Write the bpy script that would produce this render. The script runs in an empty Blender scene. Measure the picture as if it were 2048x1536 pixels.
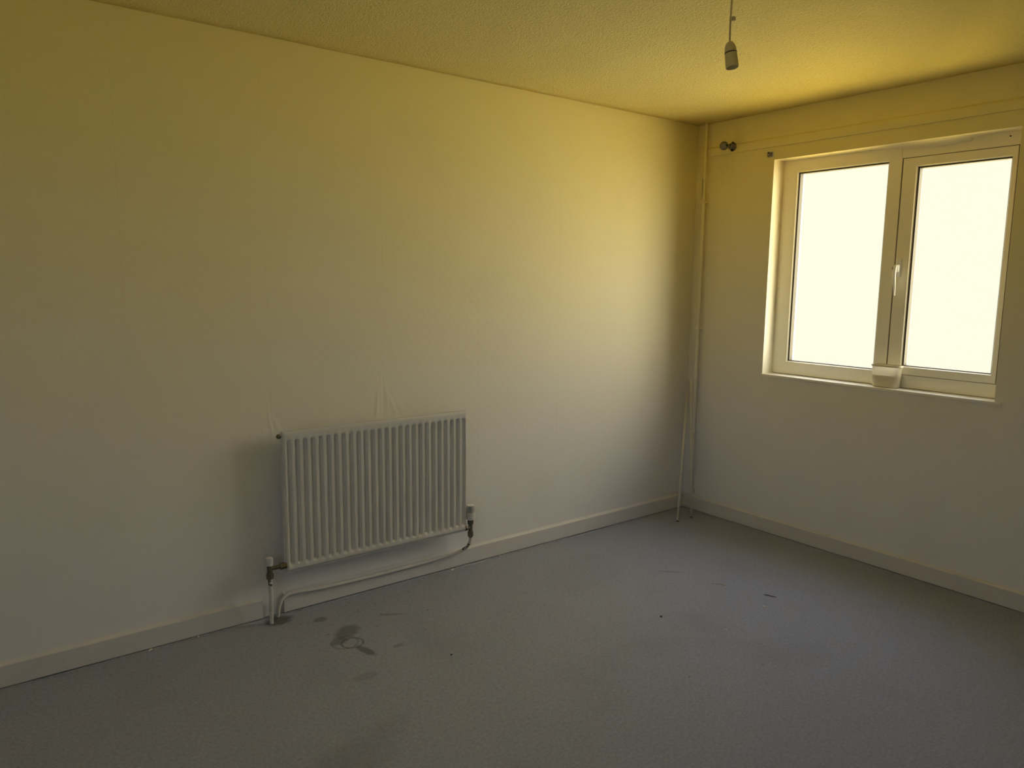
import bpy, bmesh, math, random
from mathutils import Vector, Matrix, noise
random.seed(7)
S = bpy.context.scene
C = S.collection

# ------------------------------------------------------------------ camera
F_PX, YAW, PITCH, ROLL = 1480.64, 0.918636535, -0.139997035, 0.0100638756
CAM = Vector((-3.75129840, -3.05591716, 1.45797775))
fw = Vector((math.cos(PITCH)*math.cos(YAW), math.cos(PITCH)*math.sin(YAW), math.sin(PITCH)))
rt = fw.cross(Vector((0, 0, 1))).normalized()
up = rt.cross(fw)
rt2 = rt*math.cos(ROLL) + up*math.sin(ROLL)
up2 = -rt*math.sin(ROLL) + up*math.cos(ROLL)
cd = bpy.data.cameras.new('camera')
cd.sensor_width = 36.0
cd.lens = F_PX/2048*36.0
cd.clip_start = 0.02
cam = bpy.data.objects.new('camera', cd)
C.objects.link(cam)
M = Matrix((rt2, up2, -fw)).transposed().to_4x4()
M.translation = CAM
cam.matrix_world = M
S.camera = cam

# ------------------------------------------------------------------ sky, daylight, exposure
W = bpy.data.worlds.new('overcast_sky'); S.world = W
W.use_nodes = True
bg = W.node_tree.nodes['Background']
bg.inputs['Color'].default_value = (1.0, 0.985, 0.79, 1)
bg.inputs['Strength'].default_value = 1.10

def daylight(name, frm, color, power, angle):
    """daylight entering the window: a very wide soft sun; frm = direction it comes from"""
    l = bpy.data.lights.new(name, 'SUN')
    l.color = color; l.energy = power; l.angle = math.radians(angle)
    o = bpy.data.objects.new(name, l); C.objects.link(o)
    o.rotation_euler = Vector(frm).to_track_quat('Z', 'Y').to_euler()
    return o
SKY_C, SKY_P = (0.76, 0.86, 1.0), 16.5
UPLIGHT_C, UPLIGHT_P = (1.0, 0.72, 0.10), 14.8
daylight('bright_overcast_sky_light', (1.0, -0.7, 0.7), SKY_C, SKY_P, 140)
daylight('added_yellow_light_from_below', (1.0, -0.7, -0.36), UPLIGHT_C, UPLIGHT_P, 130)  # added yellow sun from below, tints ceiling and upper walls; no ground modelled
# added fill: unseen soft area light behind the camera, lifts the walls
FILL_C, FILL_P = (0.74, 0.86, 1.0), 7.2
fl = bpy.data.lights.new('fill_light_behind_camera', 'AREA'); fl.shape = 'RECTANGLE'; fl.size = 1.5; fl.size_y = 1.3
fl.color = FILL_C; fl.energy = FILL_P
flo = bpy.data.objects.new('fill_light_behind_camera', fl); C.objects.link(flo)
flo.location = (-4.70, -2.6, 1.5); flo.rotation_euler = (math.radians(90), 0, math.radians(-90))

S.view_settings.view_transform = 'Standard'
S.view_settings.look = 'None'
S.view_settings.gamma = 1.0
S.view_settings.exposure = 0.0
S.view_settings.use_curve_mapping = False
S.cycles.max_bounces = 12
S.cycles.diffuse_bounces = 8
S.cycles.transparent_max_bounces = 12
S.cycles.use_denoising = True
S.cycles.sample_clamp_indirect = 8.0
S.cycles.caustics_reflective = False
S.cycles.caustics_refractive = False

# ------------------------------------------------------------------ helpers
def link(name, me, parent=None, mat=None, smooth=False):
    o = bpy.data.objects.new(name, me)
    C.objects.link(o)
    if parent is not None: o.parent = parent
    if mat is not None and not me.materials: me.materials.append(mat)
    if smooth:
        for p in me.polygons: p.use_smooth = True
    return o

def obj(name, bm, mat, parent=None, smooth=False, sharp=None):
    me = bpy.data.meshes.new(name)
    bmesh.ops.recalc_face_normals(bm, faces=bm.faces)
    bm.to_mesh(me); bm.free()
    o = link(name, me, parent, mat, smooth)
    if sharp and smooth:
        me.set_sharp_from_angle(angle=math.radians(sharp))
    return o

def thing(name, loc, label=None, cat=None, group=None, kind=None):
    o = bpy.data.objects.new(name, None)
    o.empty_display_size = 0.05
    C.objects.link(o); o.location = loc
    return tag(o, label, cat, group, kind)

def tag(o, label=None, cat=None, group=None, kind=None):
    if label: o['label'] = label
    if cat: o['category'] = cat
    if group: o['group'] = group
    if kind: o['kind'] = kind
    return o

def box(bm, x0, x1, y0, y1, z0, z1, bevel=0.0, seg=2):
    g = bmesh.ops.create_cube(bm, size=1.0)
    vs = g['verts']
    for v in vs:
        v.co = Vector(((x0+x1)/2+v.co.x*(x1-x0), (y0+y1)/2+v.co.y*(y1-y0), (z0+z1)/2+v.co.z*(z1-z0)))
    if bevel > 0:
        es = list({e for v in vs for e in v.link_edges})
        bmesh.ops.bevel(bm, geom=es, offset=bevel, segments=seg, affect='EDGES', profile=0.5)
    return bm

def boxbm(*a, **k):
    return box(bmesh.new(), *a, **k)

def tube(bm, pts, rad, n=14, caps=True):
    pts = [Vector(p) for p in pts]
    rr = rad if isinstance(rad, (list, tuple)) else [rad]*len(pts)
    rings = []
    prev = None
    for i, p in enumerate(pts):
        a = pts[max(i-1, 0)]; b = pts[min(i+1, len(pts)-1)]
        t = (b-a).normalized()
        if prev is None:
            ref = Vector((0, 0, 1)) if abs(t.z) < 0.9 else Vector((1, 0, 0))
            n1 = t.cross(ref).normalized()
        else:
            n1 = (prev - t*prev.dot(t)).normalized()
        prev = n1
        n2 = t.cross(n1)
        rings.append([bm.verts.new(p + (n1*math.cos(2*math.pi*k/n) + n2*math.sin(2*math.pi*k/n))*rr[i]) for k in range(n)])
    for i in range(len(rings)-1):
        for k in range(n):
            bm.faces.new((rings[i][k], rings[i][(k+1) % n], rings[i+1][(k+1) % n], rings[i+1][k]))
    if caps:
        bm.faces.new(rings[0]); bm.faces.new(rings[-1])
    return bm

def smooth_path(ctrl, per=8):
    """Catmull-Rom through control points"""
    P = [Vector(c) for c in ctrl]
    P = [P[0]*2-P[1]] + P + [P[-1]*2-P[-2]]
    out = []
    for i in range(1, len(P)-2):
        for s in range(per):
            t = s/per
            a, b, c, d = P[i-1], P[i], P[i+1], P[i+2]
            out.append(0.5*((2*b) + (-a+c)*t + (2*a-5*b+4*c-d)*t*t + (-a+3*b-3*c+d)*t**3))
    out.append(P[-2])
    return out

def lathe(bm, prof, n=32, cx=0, cy=0, close=True):
    rings = []
    for r, z in prof:
        rings.append([bm.verts.new((cx+r*math.cos(2*math.pi*k/n), cy+r*math.sin(2*math.pi*k/n), z)) for k in range(n)])
    for i in range(len(rings)-1):
        for k in range(n):
            bm.faces.new((rings[i][k], rings[i][(k+1) % n], rings[i+1][(k+1) % n], rings[i+1][k]))
    if close:
        bm.faces.new(rings[0]); bm.faces.new(rings[-1])
    return bm

# ------------------------------------------------------------------ materials
def new_mat(name, color=(.8, .8, .8), rough=.6, metal=0.0, spec=0.5):
    m = bpy.data.materials.new(name); m.use_nodes = True
    b = m.node_tree.nodes['Principled BSDF']
    b.inputs['Base Color'].default_value = (*color, 1)
    b.inputs['Roughness'].default_value = rough
    b.inputs['Metallic'].default_value = metal
    b.inputs['Specular IOR Level'].default_value = spec
    return m

class NT:
    def __init__(self, m):
        self.t = m.node_tree; self.b = self.t.nodes['Principled BSDF']
        self.geo = self.t.nodes.new('ShaderNodeNewGeometry')
    def n(self, kind, **kw):
        nd = self.t.nodes.new(kind)
        for k, v in kw.items(): setattr(nd, k, v)
        return nd
    def l(self, a, b): self.t.links.new(a, b)
    def math(self, op, a, b=None, c=None, clamp=False):
        nd = self.n('ShaderNodeMath', operation=op, use_clamp=clamp)
        for i, v in enumerate((a, b, c)):
            if v is None: continue
            if isinstance(v, (int, float)): nd.inputs[i].default_value = v
            else: self.l(v, nd.inputs[i])
        return nd.outputs[0]
    def noise(self, scale, detail=3, rough=.5, vec=None, dist=0):
        nd = self.n('ShaderNodeTexNoise')
        nd.inputs['Scale'].default_value = scale
        nd.inputs['Detail'].default_value = detail
        nd.inputs['Roughness'].default_value = rough
        nd.inputs['Distortion'].default_value = dist
        self.l(vec if vec is not None else self.geo.outputs['Position'], nd.inputs['Vector'])
        return nd.outputs['Fac']
    def ramp(self, x, lo, hi, a=0.0, b=1.0, smooth=True):
        nd = self.n('ShaderNodeMapRange', interpolation_type='SMOOTHSTEP' if smooth else 'LINEAR')
        self.l(x, nd.inputs['Value'])
        nd.inputs['From Min'].default_value = lo; nd.inputs['From Max'].default_value = hi
        nd.inputs['To Min'].default_value = a; nd.inputs['To Max'].default_value = b
        return nd.outputs['Result']
    def mix(self, fac, a, b, mode='MIX'):
        nd = self.n('ShaderNodeMix', data_type='RGBA', blend_type=mode)
        nd.clamp_factor = True
        if isinstance(fac, (int, float)): nd.inputs[0].default_value = fac
        else: self.l(fac, nd.inputs[0])
        for i, v in ((6, a), (7, b)):
            if isinstance(v, tuple): nd.inputs[i].default_value = (*v, 1)
            else: self.l(v, nd.inputs[i])
        return nd.outputs[2]
    def bump(self, h, strength=.3, dist=.002, normal=None):
        nd = self.n('ShaderNodeBump')
        nd.inputs['Strength'].default_value = strength
        nd.inputs['Distance'].default_value = dist
        self.l(h, nd.inputs['Height'])
        if normal is not None: self.l(normal, nd.inputs['Normal'])
        return nd.outputs['Normal']
    def xyz(self):
        nd = self.n('ShaderNodeSeparateXYZ'); self.l(self.geo.outputs['Position'], nd.inputs[0]); return nd.outputs
    def mapped(self, scale=(1, 1, 1), rot=(0, 0, 0)):
        nd = self.n('ShaderNodeMapping')
        self.l(self.geo.outputs['Position'], nd.inputs['Vector'])
        nd.inputs['Scale'].default_value = scale; nd.inputs['Rotation'].default_value = rot
        return nd.outputs['Vector']

# wall paint: yellow light cast of the upper room put into the colour, unevenly
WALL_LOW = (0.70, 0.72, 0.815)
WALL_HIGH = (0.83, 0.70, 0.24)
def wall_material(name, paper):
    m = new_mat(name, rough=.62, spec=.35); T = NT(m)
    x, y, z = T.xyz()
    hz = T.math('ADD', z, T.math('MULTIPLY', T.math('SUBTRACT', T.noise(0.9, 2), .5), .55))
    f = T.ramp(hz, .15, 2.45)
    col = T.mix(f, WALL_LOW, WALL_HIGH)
    dirt = T.ramp(T.noise(2.2, 4, .6), .52, .8, 0, .10)
    col = T.mix(dirt, col, (.42, .38, .32))
    T.l(col, T.b.inputs['Base Color'])
    if paper:
        v = T.mapped((1, 1, 1), (0, math.radians(42), 0))
        w = T.n('ShaderNodeTexWave', wave_type='BANDS', bands_direction='X')
        w.inputs['Scale'].default_value = 9; w.inputs['Distortion'].default_value = 5
        w.inputs['Detail'].default_value = 2; w.inputs['Detail Scale'].default_value = 2.5
        T.l(v, w.inputs['Vector'])
        h = T.math('ADD', T.math('MULTIPLY', w.outputs['Fac'], .25), T.noise(140, 3, .6))
        h = T.math('ADD', h, T.math('MULTIPLY', T.noise(9, 3), 1.2))
        T.l(T.bump(h, .32, .0012), T.b.inputs['Normal'])
    else:
        h = T.math('ADD', T.noise(190, 3, .6), T.math('MULTIPLY', T.noise(7, 3), 1.6))
        T.l(T.bump(h, .4, .0014), T.b.inputs['Normal'])
    return m
M_PAPER = wall_material('yellow_cast_wallpaper_paint', True)
M_WALL = wall_material('yellow_cast_plaster_paint', False)

def ceiling_material():
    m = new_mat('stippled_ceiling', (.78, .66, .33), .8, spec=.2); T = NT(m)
    v = T.n('ShaderNodeTexVoronoi', feature='SMOOTH_F1')
    v.inputs['Scale'].default_value = 105; v.inputs['Smoothness'].default_value = .7
    nv = T.n('ShaderNodeTexNoise'); nv.inputs['Scale'].default_value = 30
    T.l(T.geo.outputs['Position'], nv.inputs['Vector'])
    add = T.n('ShaderNodeVectorMath', operation='MULTIPLY_ADD')
    T.l(nv.outputs['Color'], add.inputs[0]); add.inputs[1].default_value = (.05, .05, .05)
    T.l(T.geo.outputs['Position'], add.inputs[2]); T.l(add.outputs[0], v.inputs['Vector'])
    h = T.math('ADD', v.outputs['Distance'], T.math('MULTIPLY', T.noise(125, 4, .65), 1.1))
    T.l(T.bump(h, .8, .0032), T.b.inputs['Normal'])
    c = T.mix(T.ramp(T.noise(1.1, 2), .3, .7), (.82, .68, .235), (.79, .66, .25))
    c = T.mix(T.ramp(h, .75, 1.5, 0, .16), c, (.55, .44, .17))
    T.l(c, T.b.inputs['Base Color'])
    return m
M_CEIL = ceiling_material()

def carpet_material():
    m = new_mat('grey_carpet', (.2, .2, .2), .95, spec=.1); T = NT(m)
    x, y, z = T.xyz()
    n1 = T.noise(420, 3, .7); n2 = T.noise(85, 4, .7); n3 = T.noise(2.1, 4, .6)
    f = T.math('ADD', T.math('MULTIPLY', T.math('SUBTRACT', n1, .5), 2.3), T.math('MULTIPLY', T.math('SUBTRACT', n2, .5), 1.1))
    f = T.math('ADD', f, .5, clamp=True)
    col = T.mix(f, CARPET_LO, CARPET_HI)
    col = T.mix(T.ramp(n3, .5, .75, 0, .16), col, (.10, .10, .10))
    # blotches: (cx, cy, rx, ry, strength) in metres on the floor
    def dist(cx, cy, rx, ry, ang=0, wob=.35, sc=26):
        ca, sa = math.cos(ang), math.sin(ang)
        dx = T.math('SUBTRACT', x, cx); dy = T.math('SUBTRACT', y, cy)
        u = T.math('DIVIDE', T.math('ADD', T.math('MULTIPLY', dx, ca), T.math('MULTIPLY', dy, sa)), rx)
        w = T.math('DIVIDE', T.math('SUBTRACT', T.math('MULTIPLY', dy, ca), T.math('MULTIPLY', dx, sa)), ry)
        d = T.math('SQRT', T.math('ADD', T.math('MULTIPLY', u, u), T.math('MULTIPLY', w, w)))
        return T.math('ADD', d, T.math('MULTIPLY', T.math('SUBTRACT', T.noise(sc, 3), .5), wob*2))
    for (cx, cy, rx, ry, a, st) in STAINS:
        d = dist(cx, cy, rx, ry, a)
        col = T.mix(T.ramp(d, .55, 1.15, st, 0), col, (.055, .055, .056))
    for (cx, cy, r, wd, st) in RINGS:
        d = dist(cx, cy, r, r, 0, .07, 30)
        k = T.math('ABSOLUTE', T.math('SUBTRACT', d, 1.0))
        brk = T.ramp(T.noise(34, 2), .3, .5, .35, 1)
        col = T.mix(T.math('MULTIPLY', T.ramp(k, wd*.3, wd, st, 0), brk), col, (.045, .045, .046))
    # grimy speckle along the wall under the radiator
    sp = T.ramp(T.noise(46, 2, .5), .64, .72)
    near = T.math('MULTIPLY', T.ramp(y, -.85, -.05), T.math('MULTIPLY', T.ramp(x, -3.0, -2.6), T.ramp(x, -1.9, -2.3)))
    col = T.mix(T.math('MULTIPLY', T.math('MULTIPLY', sp, near), .55), col, (.06, .06, .06))
    sp2 = T.ramp(T.noise(30, 2, .4), .755, .79)
    col = T.mix(T.math('MULTIPLY', sp2, .35), col, (.06, .06, .06))
    T.l(col, T.b.inputs['Base Color'])
    h = T.math('ADD', n1, T.math('MULTIPLY', n2, .6))
    h2 = T.math('MULTIPLY', T.noise(5, 3), 1.0)
    T.l(T.bump(h, .55, .004, T.bump(h2, .35, .01)), T.b.inputs['Normal'])
    T.b.inputs['Sheen Weight'].default_value = .15
    return m
CARPET_LO, CARPET_HI = (.18, .198, .275), (.39, .425, .59)
STAINS = [(-2.525, -.335, .075, .05, .6, .55), (-2.585, -.395, .045, .028, .4, .5), (-2.533, -.525, .065, .021, -1.3, .62),
          (-2.57, -.165, .035, .025, 0, .5), (-2.41, -.565, .028, .014, 0, .3),
          (-2.30, -.30, .06, .012, -.5, .35), (-.93, -.70, .07, .010, -.75, .35), (-2.72, -.07, .07, .05, 0, .8),
          (-2.62, -.70, .05, .03, 0, .22), (-1.3, -.45, .3, .2, .4, .08), (-3.0, -1.2, .45, .12, .5, .16)]
RINGS = [(-2.548, -.437, .043, .14, .62), (-2.572, -.415, .053, .13, .35)]
M_CARPET = carpet_material()

def gloss_paint(name, c, rough=.35, dirt=.0, bump=.15, dirtcol=(.25, .22, .18), dsc=18, yellow=True, thr=(.56, .74)):
    m = new_mat(name, c, rough); T = NT(m)
    col = c
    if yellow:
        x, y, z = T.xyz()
        col = T.mix(T.ramp(z, .7, 2.4), c, (c[0], c[1]*.90, c[2]*.62))  # yellow light cast put into the paint colour, stronger with height
    if dirt > 0:
        col = T.mix(T.ramp(T.noise(dsc, 4, .65), thr[0], thr[1], 0, dirt), col, dirtcol)
    if not isinstance(col, tuple): T.l(col, T.b.inputs['Base Color'])
    T.l(T.bump(T.noise(35, 3), bump, .002), T.b.inputs['Normal'])
    return m
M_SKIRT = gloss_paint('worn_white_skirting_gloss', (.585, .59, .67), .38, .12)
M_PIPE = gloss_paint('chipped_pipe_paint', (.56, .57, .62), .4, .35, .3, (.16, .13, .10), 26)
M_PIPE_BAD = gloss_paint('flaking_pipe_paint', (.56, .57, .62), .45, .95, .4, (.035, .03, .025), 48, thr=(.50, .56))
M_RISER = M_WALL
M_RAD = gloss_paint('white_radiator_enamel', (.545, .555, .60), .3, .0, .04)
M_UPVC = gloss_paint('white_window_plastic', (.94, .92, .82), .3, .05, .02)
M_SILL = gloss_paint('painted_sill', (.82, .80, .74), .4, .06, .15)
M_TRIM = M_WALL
M_GASKET = new_mat('dark_rubber_gasket', (.075, .062, .038), .6)
M_BRASS = new_mat('dull_tarnished_brass', (.16, .145, .12), .42, .85)
M_DARK = new_mat('dark_slot_shadow_plastic', (.02, .02, .02), .7)
M_VALVE = new_mat('white_valve_plastic', (.57, .58, .62), .4)
M_STEEL = new_mat('tarnished_steel', (.22, .21, .18), .38, .9)
M_BRICK = new_mat('outside_render', (.62, .52, .45), .9)
M_HOLDER = new_mat('white_lampholder_plastic', (.56, .47, .23), .5)
M_FLEX = new_mat('white_flex_pvc', (.50, .41, .19), .5)
M_SEAM = new_mat('black_rubber_ring', (.015, .012, .008), .6)
M_POLE = gloss_paint('pale_metal_pole', (.74, .73, .72), .35, .1, .05, yellow=False)
M_FLAKE = new_mat('paint_flake_white', (.75, .73, .70), .6)
M_WOOD = new_mat('dark_splinter', (.03, .028, .025), .7)
M_HANDLE = new_mat('white_handle_lacquer', (.88, .86, .80), .25)

def glass_mat():
    m = bpy.data.materials.new('window_glass'); m.use_nodes = True
    t = m.node_tree; t.nodes.clear()
    out = t.nodes.new('ShaderNodeOutputMaterial')
    tr = t.nodes.new('ShaderNodeBsdfTransparent'); tr.inputs[0].default_value = (.985, .985, .975, 1)
    gl = t.nodes.new('ShaderNodeBsdfGlossy'); gl.inputs['Roughness'].default_value = .02
    lw = t.nodes.new('ShaderNodeLayerWeight'); lw.inputs[0].default_value = .5
    pw = t.nodes.new('ShaderNodeMath'); pw.operation = 'POWER'; pw.inputs[1].default_value = 5
    fr = t.nodes.new('ShaderNodeMath'); fr.operation = 'MULTIPLY_ADD'; fr.inputs[1].default_value = .6; fr.inputs[2].default_value = .03
    t.links.new(lw.outputs['Facing'], pw.inputs[0]); t.links.new(pw.outputs[0], fr.inputs[0])
    mx = t.nodes.new('ShaderNodeMixShader')
    t.links.new(fr.outputs[0], mx.inputs[0]); t.links.new(tr.outputs[0], mx.inputs[1]); t.links.new(gl.outputs[0], mx.inputs[2])
    t.links.new(mx.outputs[0], out.inputs[0])
    return m
M_GLASS = glass_mat()

def tub_mat():
    m = bpy.data.materials.new('translucent_tub_plastic'); m.use_nodes = True
    t = m.node_tree; b = t.nodes['Principled BSDF']; out = t.nodes['Material Output']
    b.inputs['Base Color'].default_value = (.93, .91, .84, 1); b.inputs['Roughness'].default_value = .4
    tl = t.nodes.new('ShaderNodeBsdfTranslucent'); tl.inputs[0].default_value = (.95, .93, .86, 1)
    mx = t.nodes.new('ShaderNodeMixShader'); mx.inputs[0].default_value = .68
    t.links.new(b.outputs[0], mx.inputs[1]); t.links.new(tl.outputs[0], mx.inputs[2]); t.links.new(mx.outputs[0], out.inputs[0])
    return m
M_TUB = tub_mat()
M_TUBFILL = new_mat('off_white_tub_filling', (.93, .90, .80), .8)
M_TUBRIM = new_mat('tub_rim_plastic', (.60, .54, .40), .5)

# ================================================================== ROOM
XB, YB, H = -4.75, -4.05, 2.4       # back extents, ceiling height
# floor
bm = bmesh.new(); box(bm, XB, .02, YB, .02, -.12, 0)
tag(obj('floor', bm, M_CARPET), kind='structure')

# ceiling, very slightly wavy where it meets the walls
bm = bmesh.new()
NX, NY = 60, 52
grid = []
for i in range(NX+1):
    row = []
    for j in range(NY+1):
        X = XB + (-XB+.02)*i/NX; Y = YB + (-YB+.02)*j/NY
        dz = .003*noise.noise(Vector((X*1.6, Y*1.6, 3.1))) + .0025*noise.noise(Vector((X*6, Y*6, 1)))
        row.append(bm.verts.new((X, Y, H+dz)))
    grid.append(row)
for i in range(NX):
    for j in range(NY):
        bm.faces.new((grid[i][j], grid[i+1][j], grid[i+1][j+1], grid[i][j+1]))
o = obj('ceiling', bm, M_CEIL, smooth=True)
so = o.modifiers.new('s', 'SOLIDIFY'); so.thickness = .12; so.offset = 1
tag(o, kind='structure')
# make sure thickness goes upwards
if o.data.polygons[0].normal.z < 0:
    so.offset = -1

# left wall with hung lengths of wallpaper
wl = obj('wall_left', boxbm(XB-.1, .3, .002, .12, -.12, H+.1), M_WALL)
tag(wl, kind='structure')

# creases and blisters of the old paper: (x, z, sx, sz, height, tilt)
CREASE = [(-2.18, .93, .0035, .10, .0030, 0), (-2.196, .89, .010, .07, .0028, -.05), (-2.150, .90, .009, .065, .0026, .10),
          (-2.125, .88, .010, .055, .0032, .38), (-2.205, .86, .006, .05, .0024, -.12), (-2.168, 1.02, .003, .09, .0012, 0),
          (-2.085, .87, .012, .05, .0018, .5),
          (-2.70, .85, .006, .05, .0024, .15), (-2.675, .84, .008, .04, .0022, .45), (-2.73, .66, .004, .13, .0012, 0),
          (-2.855, 2.045, .004, .035, .0030, .03), (-1.255, .582, .014, .006, .0014, .3),
          (-1.83, .85, .014, .006, .0014, .3)]
def paper_y(x, z):
    y = -.0006
    for cx, cz, sx, sz, h, tl in CREASE:
        if abs(x-cx) > 5*max(sx, sz) or abs(z-cz) > 4*max(sx, sz): continue
        dx = (x-cx) + tl*(z-cz); dz = z-cz
        y -= .55*h*math.exp(-(dx/sx)**2-(dz/sz)**2)
    return y
seams = [XB, -4.285, -3.755, -3.225, -2.695, -2.165, -1.635, -1.105, -.575, -.045, -.001]
def zlines():
    zz, z = [], .03
    while z < H+.012:
        zz.append(z)
        z += .012 if (.55 < z < 1.15 or 1.95 < z < 2.12) else .06
    zz.append(H+.012)
    return zz
ZL = zlines()
for a, b in zip(seams[:-1], seams[1:]):
    fine = b > -3.2 and a < -1.2
    step = .0045 if fine else .03
    n = max(1, int((b-a)/step))
    bm = bmesh.new()
    lift = random.uniform(0, .00012)
    g = []
    for i in range(n+1):
        X = a + (b-a)*i/n
        # hairline gap between lengths
        X = min(max(X, a+.0001), b-.0001)
        g.append([bm.verts.new((X, paper_y(X, z)-lift, z)) for z in ZL])
    # turned edges
    for i in range(n):
        for k in range(len(ZL)-1):
            bm.faces.new((g[i][k], g[i+1][k], g[i+1][k+1], g[i][k+1]))
    eb = [bm.verts.new((a+.0001, .002, z)) for z in ZL]
    ee = [bm.verts.new((b-.0001, .002, z)) for z in ZL]
    for k in range(len(ZL)-1):
        bm.faces.new((eb[k], g[0][k], g[0][k+1], eb[k+1]))
        bm.faces.new((g[n][k], ee[k], ee[k+1], g[n][k+1]))
    obj('wallpaper_strip', bm, M_PAPER, wl, smooth=True, sharp=50)

# window wall (photo right) with the opening and an outer reveal
OY0, OY1, OZ0, OZ1 = -1.749, -.540, .917, 2.136    # opening
bm = bmesh.new()
def wall_layer(bm, x0, x1, y0, y1, z0, z1):
    box(bm, x0, x1, y1, .12, -.12, H+.1)
    box(bm, x0, x1, YB-.1, y0, -.12, H+.1)
    box(bm, x0, x1, y0, y1, z1, H+.1)
    box(bm, x0, x1, y0, y1, -.12, z0)
wall_layer(bm, 0, .155, OY0, OY1, OZ0, OZ1)
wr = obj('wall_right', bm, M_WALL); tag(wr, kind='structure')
# the reveal round the opening is painted white
wr.data.materials.append(M_UPVC)
for p_ in wr.data.polygons:
    c_ = p_.center
    if 0 < c_.x < .155 and abs(p_.normal.x) < .5 and OY0-.002 < c_.y < OY1+.002 and OZ0-.002 < c_.z < OZ1+.002:
        p_.material_index = 1
bm = bmesh.new(); wall_layer(bm, .155, .23, OY0+.035, OY1-.035, OZ0+.02, OZ1-.03)
obj('outer_wall_leaf', bm, M_BRICK, wr)

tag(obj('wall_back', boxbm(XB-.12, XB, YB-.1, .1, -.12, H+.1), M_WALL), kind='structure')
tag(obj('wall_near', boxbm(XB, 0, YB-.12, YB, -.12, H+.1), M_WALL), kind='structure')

# skirting boards
def skirting(parent, axis, a, b, bow=0):
    """profile extruded along axis: board with rounded, caulked top edge; stands 5 mm above the pile"""
    prof = [(-.001, .094), (-.006, .0905), (-.012, .0875), (-.0165, .0858), (-.018, .0838), (-.018, .0055), (0, .0055), (0, .094)]
    bm = bmesh.new()
    n = max(2, int(abs(b-a)/.05)); rings = []
    for i in range(n+1):
        t = a+(b-a)*i/n
        wv = .0012*noise.noise(Vector((t*2.3, 4.0 if axis == 'x' else 9.0, 0)))
        r = []
        for d, z in prof:
            dd = d + (wv if d < -.001 else 0)
            zz = z + (wv*.8 if z > .05 else 0)
            r.append(bm.verts.new((t, dd, zz) if axis == 'x' else (dd, t, zz)))
        rings.append(r)
    m = len(prof)
    for i in range(n):
        for k in range(m):
            bm.faces.new((rings[i][k], rings[i][(k+1) % m], rings[i+1][(k+1) % m], rings[i+1][k]))
    bm.faces.new(rings[0]); bm.faces.new(rings[-1])
    return obj('board', bm, M_SKIRT, parent, smooth=True, sharp=28)
bl = thing('baseboard_left', (0, 0, 0), kind='structure')
skirting(bl, 'x', XB, -2.765); skirting(bl, 'x', -2.672, -.0185)
br = thing('baseboard_right', (0, 0, 0), kind='structure')
skirting(br, 'y', 0, YB)
bb = thing('baseboard_back', (XB, 0, 0), kind='structure')
obj('board', boxbm(0, .018, YB, -.02, .0055, .088, bevel=.003), M_SKIRT, bb)
bn = thing('baseboard_near', (0, YB, 0), kind='structure')
obj('board', boxbm(XB+.02, -.02, 0, .018, .0055, .088, bevel=.003), M_SKIRT, bn)

# ragged edge of the carpet where it was tucked against the boards
def carpet_edge(axis, a, b, off):
    bm = bmesh.new()
    n = int(abs(b-a)/.012); pr = None
    for i in range(n+1):
        t = a+(b-a)*i/n
        w = .0035*noise.noise(Vector((t*14, off*50, 2))) + .003*noise.noise(Vector((t*45, off*50, 7)))
        d0 = -(off+.0075) + w
        h = .0042+.0015*noise.noise(Vector((t*30, 5, 2)))
        pts = [(d0-.016, .0004), (d0-.008, h*.8), (d0-.002, h), (d0, h*.3), (d0, -.001)]
        r = [bm.verts.new((t, d, z) if axis == 'x' else (d, t, z)) for d, z in pts]
        if pr:
            for k in range(len(pts)-1):
                bm.faces.new((pr[k], pr[k+1], r[k+1], r[k]))
        pr = r
    return obj('carpet_edge', bm, M_CARPET, bpy.data.objects['floor'], smooth=True)
carpet_edge('x', XB, -2.775, .012); carpet_edge('x', -2.66, -.03, .012)
carpet_edge('y', -.03, YB, .012)

# batten painted over above the window
bm = bmesh.new()
n = 60; pr = None
for i in range(n+1):
    Y = -.016 + (YB+.016)*i/n
    wv = .0012*noise.noise(Vector((Y*3, 0, 0)))
    prof = [(0, 2.2065), (-.0085+wv, 2.2065), (-.0095+wv, 2.2085), (-.0095+wv, 2.248), (-.006, 2.2535), (0, 2.2585)]
    r = [bm.verts.new((d, Y, z+wv)) for d, z in prof]
    if pr:
        for k in range(len(prof)-1): bm.faces.new((pr[k], pr[k+1], r[k+1], r[k]))
    else: bm.faces.new(r)
    pr = r
bm.faces.new(pr)
tag(obj('trim_1', bm, M_TRIM, smooth=True, sharp=35), kind='structure')

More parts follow.
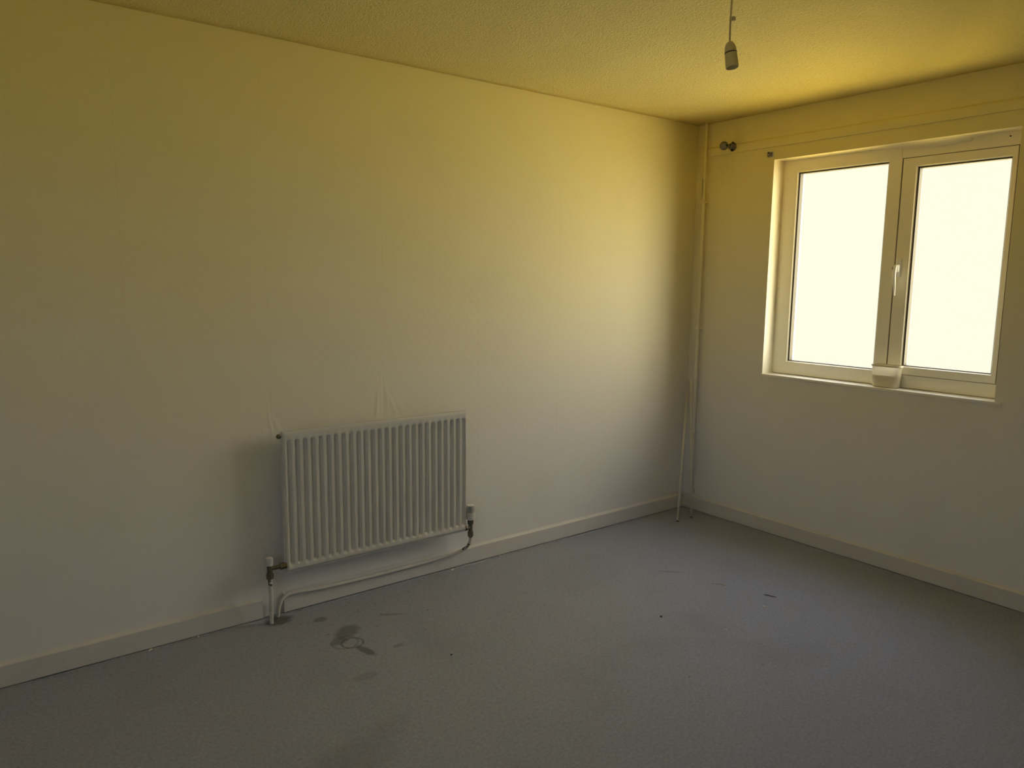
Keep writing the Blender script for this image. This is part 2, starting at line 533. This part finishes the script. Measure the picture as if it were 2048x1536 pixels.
# ================================================================== WINDOW
FX = .096      # inner face of the fixed frame
win = thing('window_1', (FX, (OY0+OY1)/2, OZ0), kind='structure')
def wpart(name, bm, mat, parent=None, **k):
    """geometry given in world space, stored relative to the window"""
    bmesh.ops.translate(bm, verts=bm.verts, vec=-Vector(win.location))
    return obj(name, bm, mat, parent or win, **k)
def ring_frame(bm, x0, x1, yo0, yo1, zo0, zo1, yi0, yi1, zi0, zi1, cham=.006, inner_x=None):
    """mitred rectangular frame with a chamfered inner edge (glazing bead)"""
    def rect(x, y0, y1, z0, z1):
        return [bm.verts.new((x, y, z)) for y, z in ((y0, z0), (y1, z0), (y1, z1), (y0, z1))]
    ix = inner_x if inner_x is not None else x0+cham
    e = .0015
    L = [rect(x1, yo0, yo1, zo0, zo1), rect(x0+e, yo0, yo1, zo0, zo1), rect(x0, yo0+e, yo1-e, zo0+e, zo1-e),
         rect(x0, yi0-cham, yi1+cham, zi0-cham, zi1+cham), rect(ix, yi0, yi1, zi0, zi1), rect(x1, yi0, yi1, zi0, zi1)]
    for a, b in zip(L[:-1], L[1:]):
        for k in range(4):
            bm.faces.new((a[k], a[(k+1) % 4], b[(k+1) % 4], b[k]))
    a, b = L[-1], L[0]
    for k in range(4): bm.faces.new((a[k], a[(k+1) % 4], b[(k+1) % 4], b[k]))
    return bm
# outer frame (fixed light on the photo's left) : members
FB = .933
G1 = (-1.133, -.634, 1.010, 2.066)     # fixed glass  y0 y1 z0 z1
G2 = (-1.688, -1.282, 1.044, 2.026)    # sash glass
SA = (-1.711, -1.212, 1.001, 2.071)    # sash outer edges
bm = bmesh.new(); ring_frame(bm, FX, .162, -1.198, OY1, FB, OZ1+.004, *G1, cham=.005, inner_x=FX+.008)
wpart('outer_frame', bm, M_UPVC)
bm = bmesh.new()
box(bm, FX, .162, OY0, SA[0]-.0025, FB, OZ1+.004, bevel=.0012)      # jamb beside the sash
box(bm, FX, .162, SA[0]-.0025, -1.2000, SA[3]+.0028, OZ1+.004, bevel=.0012)
box(bm, FX, .162, SA[0]-.0025, -1.2000, FB, SA[2]-.0020, bevel=.0012)
wpart('sash_surround', bm, M_UPVC)
bm = boxbm(FX-.0035, FX+.002, -1.2045, -1.1985, SA[2], SA[3]+.004, bevel=.0008)
wpart('mullion_bead', bm, M_UPVC)
bm = bmesh.new(); box(bm, FX-.0006, FX+.01, -1.2125, -1.2044, SA[2]-.003, SA[3]+.0042); box(bm, FX-.0006, FX+.01, SA[0]-.002, -1.2044, SA[3]-.002, SA[3]+.0042)
box(bm, FX-.0006, FX+.01, SA[0]-.002, -1.2044, SA[2]-.003, SA[2]+.002); box(bm, FX-.0006, FX+.01, SA[0]-.0022, SA[0]+.001, SA[2]-.003, SA[3]+.0042)
wpart('sash_seal', bm, new_mat('grey_sash_seal', (.16, .135, .08), .6))
# opening sash, slightly proud of the frame
bm = bmesh.new(); ring_frame(bm, FX-.007, .150, SA[0], SA[1], SA[2], SA[3], *G2, cham=.005, inner_x=FX+.001)
sash = wpart('sash', bm, M_UPVC)
def gasket(g, x0, x1, parent):
    y0, y1, z0, z1 = g; t = .0055
    bm = bmesh.new()
    box(bm, x0, x1, y0, y0+t*.3, z0, z1); box(bm, x0, x1, y1-t*1.5, y1, z0, z1)
    box(bm, x0, x1, y0, y1, z0, z0+t*.7); box(bm, x0, x1, y0, y1, z1-t*1.3, z1)
    return wpart('gasket', bm, M_GASKET, parent)
gasket(G1, FX+.009, FX+.040, win); gasket(G2, FX+.002, FX+.034, sash)
bm = boxbm(FX+.030, FX+.034, G1[0]-.004, G1[1]+.004, G1[2]-.004, G1[3]+.004); wpart('glass_pane', bm, M_GLASS, win)
bm = boxbm(FX+.020, FX+.024, G2[0]-.004, G2[1]+.004, G2[2]-.004, G2[3]+.004); wpart('glass_pane', bm, M_GLASS, sash)
# hinge nub at the top left of the frame and screw hole at top right
bm = bmesh.new(); tube(bm, [(FX-.004, -.575, 2.112), (FX+.002, -.575, 2.112)], .008, 12)
wpart('frame_plug', bm, M_UPVC)
bm = bmesh.new(); tube(bm, [(FX-.0015, -1.672, 2.116), (FX+.002, -1.672, 2.116)], .0035, 10)
wpart('screw_hole', bm, M_DARK)
# handle: backplate, neck and lever that hangs down
hx, hy = FX-.007, -1.232
bm = bmesh.new()
box(bm, hx-.010, hx+.002, hy-.013, hy+.013, 1.490, 1.580, bevel=.005, seg=3)
box(bm, hx-.030, hx-.008, hy-.010, hy+.012, 1.515, 1.552, bevel=.005, seg=3)
path = [(hx-.030, hy+.001, 1.548), (hx-.038, hy+.002, 1.530), (hx-.040, hy+.002, 1.505), (hx-.038, hy+.001, 1.475), (hx-.036, hy-.001, 1.445), (hx-.037, hy-.003, 1.415), (hx-.039, hy-.004, 1.398)]
pp = smooth_path(path, 5)
tube(bm, pp, [.0085-.0035*min(1, max(0, (i/len(pp)-.25)*1.7)) for i in range(len(pp))], 12)
hd = wpart('handle', bm, M_HANDLE, sash, smooth=True, sharp=40)
hd['label'] = 'white lever handle hanging down'
bm = bmesh.new(); tube(bm, [(hx-.020, hy+.0125, 1.533), (hx-.020, hy+.020, 1.531)], .0105, 14)
wpart('handle_button', bm, M_STEEL, sash, smooth=True, sharp=40)
# sill board
bm = bmesh.new()
box(bm, -.006, FX+.03, OY0-.030, OY1+.006, .917, .932, bevel=.003, seg=3)
wpart('window_sill', bm, M_SILL, smooth=True, sharp=40)
bm = bmesh.new(); box(bm, FX-.0016, FX+.001, OY0+.001, OY1-.001, .9318, .9338); wpart('sill_joint', bm, M_GASKET)
# smeared filler on the head of the reveal, hanging over the top of the frame
prof = [(-.56, 2.1355), (-.75, 2.1335), (-.95, 2.131), (-1.06, 2.133), (-1.13, 2.131), (-1.22, 2.120), (-1.305, 2.113), (-1.374, 2.1085), (-1.44, 2.110),
        (-1.50, 2.1165), (-1.515, 2.1175), (-1.524, 2.1265), (-1.56, 2.131), (-1.60, 2.1345), (-1.70, 2.1355)]
bm = bmesh.new(); pr = None
for i in range(len(prof)*6-5):
    k, s = divmod(i, 6); s /= 6
    a = prof[k]; b = prof[min(k+1, len(prof)-1)]
    y = a[0]+(b[0]-a[0])*s; z = a[1]+(b[1]-a[1])*s + .0012*noise.noise(Vector((y*30, 0, 0)))
    drop = OZ1-z
    sec = [(FX+.001, z), (FX-.003, z+.0004), (FX-.005-drop*.5, z+drop*.35), (FX-.012-drop*1.1, z+drop*.75), (FX-.03-drop*1.5, OZ1-.0006), (FX-.03-drop*1.5, OZ1+.001), (FX+.001, OZ1+.001)]
    r = [bm.verts.new((x, y, zz)) for x, zz in sec]
    if pr:
        for q in range(len(sec)): bm.faces.new((pr[q], pr[(q+1) % len(sec)], r[(q+1) % len(sec)], r[q]))
    else: bm.faces.new(r)
    pr = r
bm.faces.new(pr)
fl = wpart('filler_smear', bm, M_UPVC, smooth=True, sharp=50)

# plastic tub on the sill
tb = thing('plastic_tub', (.052, -1.231, .932), 'translucent white plastic tub standing on the window sill', 'tub')
def superell(a, b, n, e=2.7):
    out = []
    for k in range(n):
        t = 2*math.pi*k/n; c, s = math.cos(t), math.sin(t)
        out.append((a*math.copysign(abs(c)**(2/e), c), b*math.copysign(abs(s)**(2/e), s)))
    return out
def shell(levels, n=40, cap=True):
    bm = bmesh.new(); rings = []
    for a, b, z in levels: rings.append([bm.verts.new((x, y, z)) for x, y in superell(a, b, n)])
    for i in range(len(rings)-1):
        for k in range(n): bm.faces.new((rings[i][k], rings[i][(k+1) % n], rings[i+1][(k+1) % n], rings[i+1][k]))
    if cap: bm.faces.new(rings[0])
    return bm
bm = shell([(.030, .062, .001), (.033, .065, .003), (.037, .072, .109), (.035, .070, .109), (.032, .063, .005)])
bmesh.ops.holes_fill(bm, edges=[e for e in bm.edges if e.is_boundary])
obj('tub_body', bm, M_TUB, tb, smooth=True, sharp=40)
bm = shell([(.0315, .0625, .006), (.0335, .0665, .062), (.001, .001, .063)])
obj('filling', bm, M_TUBFILL, tb, smooth=True, sharp=40)
bm = shell([(.037, .072, .106), (.040, .0755, .106), (.0405, .076, .112), (.039, .0745, .1145), (.036, .071, .1145), (.035, .070, .110)], cap=False)
obj('rim', bm, M_TUBRIM, tb, smooth=True, sharp=40)

# ================================================================== RADIATOR
RX0, RX1, RZ0, RZ1, RYF = -2.683, -1.762, .214, .822, -.090
rad = thing('radiator', (-2.2225, -.06, RZ0), 'white ribbed panel radiator hung low on the left wall', 'radiator')
def rpart(name, bm, mat, **k):
    bmesh.ops.translate(bm, verts=bm.verts, vec=-Vector(rad.location))
    return obj(name, bm, mat, k.pop('parent', rad), **k)
PITCHX = (2.665-1.790)/25
def rib(x):
    u = (x-(-2.667))/PITCHX
    if u < 0 or u > 25.56: return 0
    u -= math.floor(u)
    def ss(a, b, t):
        t = min(1, max(0, (t-a)/(b-a))); return .35*t*t*(3-2*t)+.65*t
    return ss(0, .20, u)*(1-ss(.42, .68, u))
def vert_prof(z):
    def ss(a, b, t):
        t = min(1, max(0, (t-a)/(b-a))); return t*t*(3-2*t)
    return ss(RZ0+.024, RZ0+.038, z)*(1-ss(RZ1-.046, RZ1-.032, z))
bm = bmesh.new()
xs = [RX0, RX0+.002, RX0+.006, RX0+.012]
x = -2.667
for i in range(26):
    for u in (0, .03, .06, .10, .14, .17, .20, .23, .39, .42, .46, .51, .59, .64, .68, .71, .97):
        xs.append(-2.667+(i+u)*PITCHX)
xs = [v for v in xs if v < RX1-.013] + [RX1-.012, RX1-.006, RX1-.002, RX1]
zs = [RZ0, RZ0+.002, RZ0+.006, RZ0+.012, RZ0+.024, RZ0+.028, RZ0+.031, RZ0+.034, RZ0+.038]
zs += [RZ0+.038+(RZ1-RZ0-.084)*k/8 for k in range(1, 8)]
zs += [RZ1-.046, RZ1-.042, RZ1-.039, RZ1-.036, RZ1-.032, RZ1-.014, RZ1-.007, RZ1-.002, RZ1]
def edge_roll(d):       # panel face curving back at its rim
    return 0 if d > .012 else .012*(1-math.sqrt(max(0, 1-((.012-d)/.012)**2)))
g = []
for X in xs:
    col = []
    for Z in zs:
        d = min(X-RX0, RX1-X, Z-RZ0, RZ1-Z)
        y = RYF + edge_roll(d) + .0112*rib(X)*vert_prof(Z)
        col.append(bm.verts.new((X, y, Z)))
    g.append(col)
for i in range(len(xs)-1):
    for k in range(len(zs)-1):
        bm.faces.new((g[i][k], g[i+1][k], g[i+1][k+1], g[i][k+1]))
rpart('front_panel', bm, M_RAD, smooth=True)
bm = bmesh.new(); box(bm, RX0-.0035, RX1+.0035, -.0795, -.0765, RZ0-.0065, RZ1+.003, bevel=.0008)
rpart('seam_flange', bm, M_RAD)
bm = bmesh.new(); box(bm, RX0+.002, RX1-.002, -.077, -.064, RZ0+.002, RZ1-.002, bevel=.004)
rpart('back_panel', bm, M_RAD)
# convector fins as one folded sheet
bm = bmesh.new(); pr = None; k = 0; x = RX0+.05
while x < RX1-.05:
    for dx, y in ((0, -.064), (.004, -.036), (.014, -.036), (.018, -.064)):
        a = bm.verts.new((x+dx, y, RZ0+.07)); b = bm.verts.new((x+dx, y, RZ1-.03))
        if pr: bm.faces.new((pr[0], a, b, pr[1]))
        pr = (a, b)
    x += .028
rpart('convector_fins', bm, M_RAD)
for bx in (-2.56, -1.89):
    bm = bmesh.new(); box(bm, bx-.018, bx+.018, -.008, -.0042, RZ0+.06, RZ1-.06); box(bm, bx-.016, bx+.016, -.064, -.005, RZ0+.06, RZ0+.075); box(bm, bx-.016, bx+.016, -.064, -.005, RZ1-.10, RZ1-.085)
    rpart('wall_bracket', bm, M_RAD)
bm = bmesh.new(); tube(bm, [(RX0+.004, -.071, RZ1-.020), (RX0-.012, -.071, RZ1-.020)], .0105, 8); tube(bm, [(RX0-.012, -.071, RZ1-.020), (RX0-.017, -.071, RZ1-.020)], .006, 8)
rpart('bleed_valve', bm, M_STEEL)
bm = bmesh.new(); tube(bm, [(-1.786, RYF+.006, .786), (-1.786, RYF-.002, .786)], .0045, 10)
rpart('drip_bead', bm, M_RAD, smooth=True)
# left lockshield valve
VX = -2.750; VY = -.078
bm = bmesh.new(); tube(bm, [(RX0+.004, VY, .243), (RX0-.024, VY, .243)], .0145, 6); tube(bm, [(RX0-.020, VY, .243), (VX, VY, .243)], .009, 12)
tube(bm, [(VX, VY, .205), (VX, VY, .262)], .012, 12); tube(bm, [(VX, VY, .200), (VX, VY, .222)], .0155, 6)
rpart('lockshield_body', bm, M_BRASS)
bm = bmesh.new(); lathe(bm, [(.0135, .258), (.0145, .262), (.0150, .287), (.0138, .2915), (.010, .2925)], 20, VX, VY)
o = rpart('lockshield_cap', bm, M_VALVE, smooth=True, sharp=40); o['label'] = 'white plastic cap of the left valve'
# right thermostatic valve
TX, TY = -1.734, -.082
bm = bmesh.new(); tube(bm, [(RX1-.004, TY, .225), (RX1+.006, TY, .225)], .0145, 6); tube(bm, [(RX1+.004, TY, .225), (TX, TY, .225)], .009, 12)
tube(bm, [(TX, TY, .188), (TX, TY, .258)], .0110, 12); tube(bm, [(TX, TY, .176), (TX, TY, .200)], .0145, 6)
tube(bm, [(TX, TY, .240), (TX, TY, .262)], .0155, 12); tube(bm, [(TX, TY, .170), (TX, TY, .178)], .0095, 12)
rpart('valve_body', bm, M_BRASS)
bm = bmesh.new(); lathe(bm, [(.0165, .262), (.0215, .266), (.0228, .272), (.0228, .298), (.0215, .3015), (.012, .302)], 32, TX, TY)
head = rpart('thermostat_head', bm, M_VALVE, smooth=True, sharp=35); head['label'] = 'white plastic thermostatic valve head'
bm = bmesh.new(); lathe(bm, [(.0125, .300), (.0125, .334)], 20, TX, TY)
o = rpart('sensor_core', bm, M_DARK, parent=head)
bm = bmesh.new()
for k in range(22):
    a = 2*math.pi*k/22; ca, sa = math.cos(a), math.sin(a)
    g0 = bmesh.ops.create_cube(bm, size=1.0)['verts']
    for v in g0:
        t = v.co.y*.0026; r_ = .0165+v.co.x*.009; z = .318+v.co.z*.036
        if v.co.z > 0: r_ -= .0025
        elif v.co.x > 0: r_ += .0010
        v.co = Vector((TX+r_*ca-t*sa, TY+r_*sa+t*ca, z))
lathe(bm, [(.0185, .334), (.0180, .338), (.004, .339)], 28, TX, TY)
rpart('slotted_grille', bm, M_VALVE, parent=head)
# heating pipes
fp = thing('heating_pipe', (VX, VY, 0), 'short white painted pipe dropping from left radiator valve to floor', 'pipe')
bm = bmesh.new(); L_ = -Vector(fp.location)
tube(bm, [Vector(q)+L_ for q in smooth_path([(VX, VY, .0), (VX, VY, .06), (VX+.001, VY, .12), (VX, VY, .17), (VX, VY, .203)], 4)], .0082, 14)
obj('pipe_length', bm, M_PIPE, fp, smooth=True, sharp=40)
bm = bmesh.new(); tube(bm, [Vector(q)+L_ for q in [(VX, VY, .160), (VX, VY, .2035)]], .00845, 14)
obj('chipped_section', bm, M_PIPE_BAD, fp, smooth=True, sharp=40)
rp = thing('heating_pipe', (-2.705, -.03, 0), 'long white painted pipe curving down from thermostatic valve and along the skirting', 'pipe')
L_ = -Vector(rp.location)
ctrl = [(TX, TY, .1695), (TX-.001, TY+.002, .150), (TX-.006, TY+.012, .125), (TX-.022, TY+.030, .102), (TX-.055, TY+.045, .087), (TX-.10, -.0285, .080),
        (-2.0, -.0275, .074), (-2.243, -.0275, .073), (-2.514, -.0275, .080), (-2.60, -.0275, .088), (-2.645, -.0275, .090), (-2.675, -.028, .080), (-2.695, -.029, .055), (-2.703, -.030, .025), (-2.705, -.030, .0)]
pp = smooth_path(ctrl, 8)
bm = bmesh.new(); tube(bm, [q+L_ for q in pp], .0078, 14)
obj('pipe_length', bm, M_PIPE, rp, smooth=True, sharp=40)
bm = bmesh.new(); tube(bm, [q+L_ for q in pp[12:30]], .0080, 14, caps=False)
obj('chipped_section', bm, M_PIPE_BAD, rp, smooth=True)

# ================================================================== CORNER RISER PIPE
rs = thing('riser_pipe', (-.03, -.085, 0), 'tall painted pipe running up the corner to the ceiling, left of the window', 'pipe')
def wob(z): return Vector((0, .0012*noise.noise(Vector((z*1.7, 2, 2))), z))
bm = bmesh.new(); tube(bm, [Vector((.0290, 0, .118)), Vector((.018, 0, .119)), Vector((.008, 0, .126)), Vector((.002, 0, .140)), Vector((0, 0, .165))]+[wob(z) for z in [i*.065 for i in range(3, 31)]], .0108, 16)
obj('pipe_length', bm, M_RISER, rs, smooth=True, sharp=40)
bm = bmesh.new(); tube(bm, [wob(z) for z in [1.95, 2.0, 2.06, 2.12, 2.2, 2.28, 2.34, 2.40]], [.0105, .0085, .0082, .0082, .0080, .0085, .0092, .0105], 14)
obj('upper_length', bm, M_RISER, rs, smooth=True, sharp=40)
bm = bmesh.new(); tube(bm, [(0, .0005, 2.075), (0, .0005, 2.115)], .0102, 14)
obj('coupling', bm, M_RISER, rs, smooth=True, sharp=40)
bm = bmesh.new()
for dy, z0, z1 in ((.0072, 1.955, 2.105),):
    tube(bm, [(-.0070, dy-.0012, z0), (-.0068, dy-.0012, (z0+z1)/2), (-.0055, dy-.001, z1)], .0019, 8)
obj('paint_crack', bm, new_mat('cracked_brown_paint', (.10, .075, .03), .7), rs)
for z in (1.938, 1.171, .499):
    bm = bmesh.new()
    box(bm, -.0150, .0295, -.0165, .0165, z-.0075, z+.0075, bevel=.002)
    box(bm, -.0165, -.011, -.0195, .0195, z-.0075, z+.0075, bevel=.0015)
    obj('pipe_clip', bm, M_RISER, rs)

# two thin poles leaning in the corner
def pole(base, top, r, label):
    t = thing('metal_pole', base, label, 'pole', 'metal poles leaning in the corner')
    b = Vector(base); v = Vector(top)-b
    d = v.normalized()
    s = d.cross(Vector((0, 0, 1))).normalized(); q = s.cross(d)
    # open-slotted tube section, as of a curtain rail
    bm = bmesh.new(); n = 14; rings = []
    for tt in (0.004, v.length):
        rr = []
        for k in range(n+1):
            a = math.radians(-25+ (360-50)*k/n) + math.radians(150)
            rr.append(bm.verts.new(d*tt + (s*math.cos(a)+q*math.sin(a))*r))
        rings.append(rr)
    for k in range(n): bm.faces.new((rings[0][k], rings[0][k+1], rings[1][k+1], rings[1][k]))
    o = obj('pole_tube', bm, M_POLE, t, smooth=True)
    m = o.modifiers.new('s', 'SOLIDIFY'); m.thickness = .0012
    bm = bmesh.new(); tube(bm, [Vector((0, 0, .0005)), d*.005], r*1.12, 14)  # thin dark disc at the foot of the pole
    e = obj('dark_foot', bm, M_SEAM, t); e['label'] = 'dark foot end of the pole'
    bm = bmesh.new(); tube(bm, [d*.005, d*(v.length-.002)], r*.62, 8)
    obj('inner_rod', bm, M_POLE, t, smooth=True)
    return t
pole((-.281, -.197, 0), (-.0195, -.0185, .812), .0069, 'thin pale pole leaning against the left wall, its foot further left')
pole((-.150, -.196, 0), (-.0485, -.064, .849), .0063, 'thin pale pole leaning steeply in the corner, in front of the tall pipe')

# ================================================================== FITTINGS ABOVE THE WINDOW
# curtain pole bracket : wall cup, arm, ball end
ck = thing('curtain_pole_bracket', (-.009, -.266, 2.241), 'dark metal ball ended bracket on the batten near the corner', 'bracket')
def lat_x(bm, prof, n=24, dy=0, dz=0):
    rings = []
    for r, x in prof: rings.append([bm.verts.new((x, dy+r*math.cos(2*math.pi*k/n), dz+r*math.sin(2*math.pi*k/n))) for k in range(n)])
    for i in range(len(rings)-1):
        for k in range(n): bm.faces.new((rings[i][k], rings[i][(k+1) % n], rings[i+1][(k+1) % n], rings[i+1][k]))
    bm.faces.new(rings[0]); bm.faces.new(rings[-1]); return bm
bm = lat_x(bmesh.new(), [(.024, 0), (.024, -.004), (.021, -.007), (.016, -.018), (.017, -.026), (.012, -.030)])
obj('wall_cup', bm, M_STEEL, ck, smooth=True, sharp=35)
bm = lat_x(bmesh.new(), [(.008, -.026), (.007, -.040), (.0085, -.062)])
obj('arm', bm, M_STEEL, ck, smooth=True, sharp=35)
ballc = -.086
bm = lat_x(bmesh.new(), [(max(.0008, .0245*math.sin(math.pi*k/14)), ballc+.0245*math.cos(math.pi*k/14)) for k in range(15)], 28, 0, -.004)
obj('ball_end', bm, M_STEEL, ck, smooth=True)
bm = bmesh.new(); tube(bm, [(ballc-.004, -.0225, -.005), (ballc-.004, -.0255, -.005)], .0085, 14)
obj('grub_screw_hole', bm, M_SEAM, ck)
bm = bmesh.new(); tube(bm, [(-.006, -.004, .0215), (-.016, -.006, .0215)], .0055, 10)
obj('screw', bm, M_SEAM, ck)
bm = bmesh.new(); tube(bm, [(-.006, -.004, -.0215), (-.018, -.002, -.0215)], .0055, 10)
obj('screw', bm, M_SEAM, ck)
# little net-wire hooks just outside the window's top corners
def net_hook(y, z, label):
    t = thing('net_curtain_hook', (0, y, z), label, 'hook', 'small metal hooks at the window top corners')
    bm = bmesh.new(); box(bm, -.0025, 0, -.015, .015, -.015, .015, bevel=.001)
    obj('back_plate', bm, M_VALVE, t)
    bm = bmesh.new(); box(bm, -.018, -.002, .008, .012, -.013, .013, bevel=.001); box(bm, -.018, -.015, -.004, .012, -.013, .002, bevel=.001); box(bm, -.015, -.002, -.010, -.005, -.012, .010, bevel=.001)
    obj('clip', bm, M_STEEL, t)
    bm = lat_x(bmesh.new(), [(.006, -.002), (.006, -.006), (.003, -.008)], 12)
    obj('screw', bm, M_SEAM, t)
net_hook(-.517, 2.168, 'small tarnished hook above the left top corner of window')
net_hook(-1.785, 2.166, 'small tarnished hook above the right top corner of window')

# ================================================================== PENDANT
D = 2.30/2.46
def pend(p): return CAM + (Vector(p)-CAM)*D
top = pend((-1.595, -1.412, 2.385)); mid = pend((-1.603, -1.418, 2.32)); hb = pend((-1.610, -1.425, 2.247)); he = pend((-1.612, -1.4365, 2.168))
he = he + Vector((.79, -.61, 0))*.0035
vert = Vector((hb.x, hb.y, 0))
pl = thing('pendant_lamp', (hb.x, hb.y, H), 'bare white pendant lampholder on its flex, no bulb, hanging from ceiling', 'lamp')
L_ = -Vector(pl.location)
bm = lathe(bmesh.new(), [(.041, .004), (.041, -.004), (.036, -.014), (.010, -.022), (.005, -.024)], 32)
obj('ceiling_rose', bm, M_HOLDER, pl, smooth=True, sharp=40)
bm = bmesh.new(); tube(bm, [p for p in smooth_path([Vector((0, 0, -.018)), Vector((.001, 0, (top.z-H))), Vector((0, .001, mid.z-H)), Vector((-.001, 0, (mid.z+hb.z)/2-H)), Vector((0, 0, hb.z-H-.006))], 6)], .0030, 10)
obj('flex', bm, M_FLEX, pl, smooth=True)
bm = bmesh.new(); box(bm, -.002, .010, -.012, -.002, mid.z-H-.007, mid.z-H+.006, bevel=.002); tube(bm, [(0, 0, mid.z-H-.008), (0, 0, mid.z-H+.003)], .0045, 8)
obj('flex_clip', bm, M_FLEX, pl)
hold = bpy.data.objects.new('lampholder', None)
ax = (he-hb).normalized()
# body built along -z then tilted onto ax
rot = Vector((0, 0, -1)).rotation_difference(ax).to_matrix().to_4x4()
rot.translation = Vector((0, 0, hb.z-H))
def hpart(name, prof, mat, **k):
    bm = lathe(bmesh.new(), prof, 36, close=k.pop('close', True)); bmesh.ops.transform(bm, matrix=rot, verts=bm.verts)
    return obj(name, bm, mat, pl, smooth=True, sharp=40)
hpart('holder_cap', [(.0050, .001), (.0085, -.001), (.0130, -.007), (.0162, -.015), (.0180, -.024), (.0184, -.0335)], M_HOLDER)
hpart('dark_ring', [(.0186, -.0325), (.0190, -.0345), (.0186, -.0362)], M_SEAM)
hpart('holder_skirt', [(.0186, -.0358), (.0192, -.050), (.0200, -.0795), (.0186, -.0795), (.0160, -.0600), (.0030, -.0600)], M_HOLDER)
hpart('bulb_socket', [(.0155, -.0605), (.0152, -.0660), (.0030, -.0662)], M_BRASS)

# ================================================================== BITS ON THE CARPET
def scrap(name, loc, label, cat, bm, mat, group=None):
    bmesh.ops.recalc_face_normals(bm, faces=bm.faces)
    o = obj(name, bm, mat); o.location = loc
    return tag(o, label, cat, group)
bm = bmesh.new(); tube(bm, [(-.026, -.012, .003), (-.01, -.004, .004), (.026, .012, .003)], [.0012, .0022, .0012], 6)
o = scrap('splinter', (-.781, -1.175, 0), 'dark thin splinter lying on the carpet right of centre', 'splinter', bm, M_WOOD); o.rotation_euler.z = math.radians(-95)
bm = bmesh.new(); tube(bm, smooth_path([(-.035, 0, .002), (-.015, .005, .003), (.008, .004, .003), (.03, -.006, .002)], 4), .0016, 6)
o = scrap('thread', (-.863, -.945, 0), 'pale curved thread lying on the carpet below the corner', 'thread', bm, new_mat('pale_thread', (.45, .44, .42), .8)); o.rotation_euler.z = math.radians(-42)
def bead(r, sq=.6):
    bm = bmesh.new(); bmesh.ops.create_icosphere(bm, subdivisions=2, radius=r)
    for v in bm.verts: v.co = v.co*(1+.2*noise.noise(v.co*400)); v.co.z = v.co.z*sq + r*sq*.9
    return bm
scrap('crumb', (-1.359, -1.017, 0), 'round black crumb on the mid carpet below the window tub', 'crumb', bead(.0058), M_WOOD, 'crumbs on the carpet')
scrap('crumb', (-2.279, -.755, 0), 'small black crumb on the carpet right of the ring stain', 'crumb', bead(.0040), M_WOOD, 'crumbs on the carpet')
scrap('crumb', (-.903, -1.225, 0), 'white crumb on the carpet just left of the splinter', 'crumb', bead(.0052), M_FLAKE, 'crumbs on the carpet')
scrap('crumb', (-1.228, -1.263, 0), 'tiny white crumb on the carpet, nearer than the splinter', 'crumb', bead(.0036), M_FLAKE, 'crumbs on the carpet')
def flake(x, y, s, a, label):
    bm = bmesh.new(); pts = [(-1, -.4), (-.3, .5), (.7, .45), (1, -.2), (.2, -.6)]
    lo = [bm.verts.new((px*s, py*s, .004)) for px, py in pts]; hi = [bm.verts.new((px*s*.9, py*s*.9, .0065+.002*px)) for px, py in pts]
    bm.faces.new(lo); bm.faces.new(hi)
    for k in range(5): bm.faces.new((lo[k], lo[(k+1) % 5], hi[(k+1) % 5], hi[k]))
    o = scrap('paint_flake', (x, y, 0), label, 'paint flake', bm, M_FLAKE, 'paint flakes along the skirting'); o.rotation_euler.z = a
flake(-3.215, -.030, .009, .4, 'white paint flake by the skirting, left of the radiator, largest gap from it')
flake(-3.035, -.030, .006, 1.4, 'white paint flake by the skirting, between the other flake and the left valve')
flake(-1.815, -.040, .010, .2, 'white paint flake on carpet under the right end of radiator')
flake(-1.51, -.030, .007, .8, 'white paint flake by the skirting, right of the radiator')
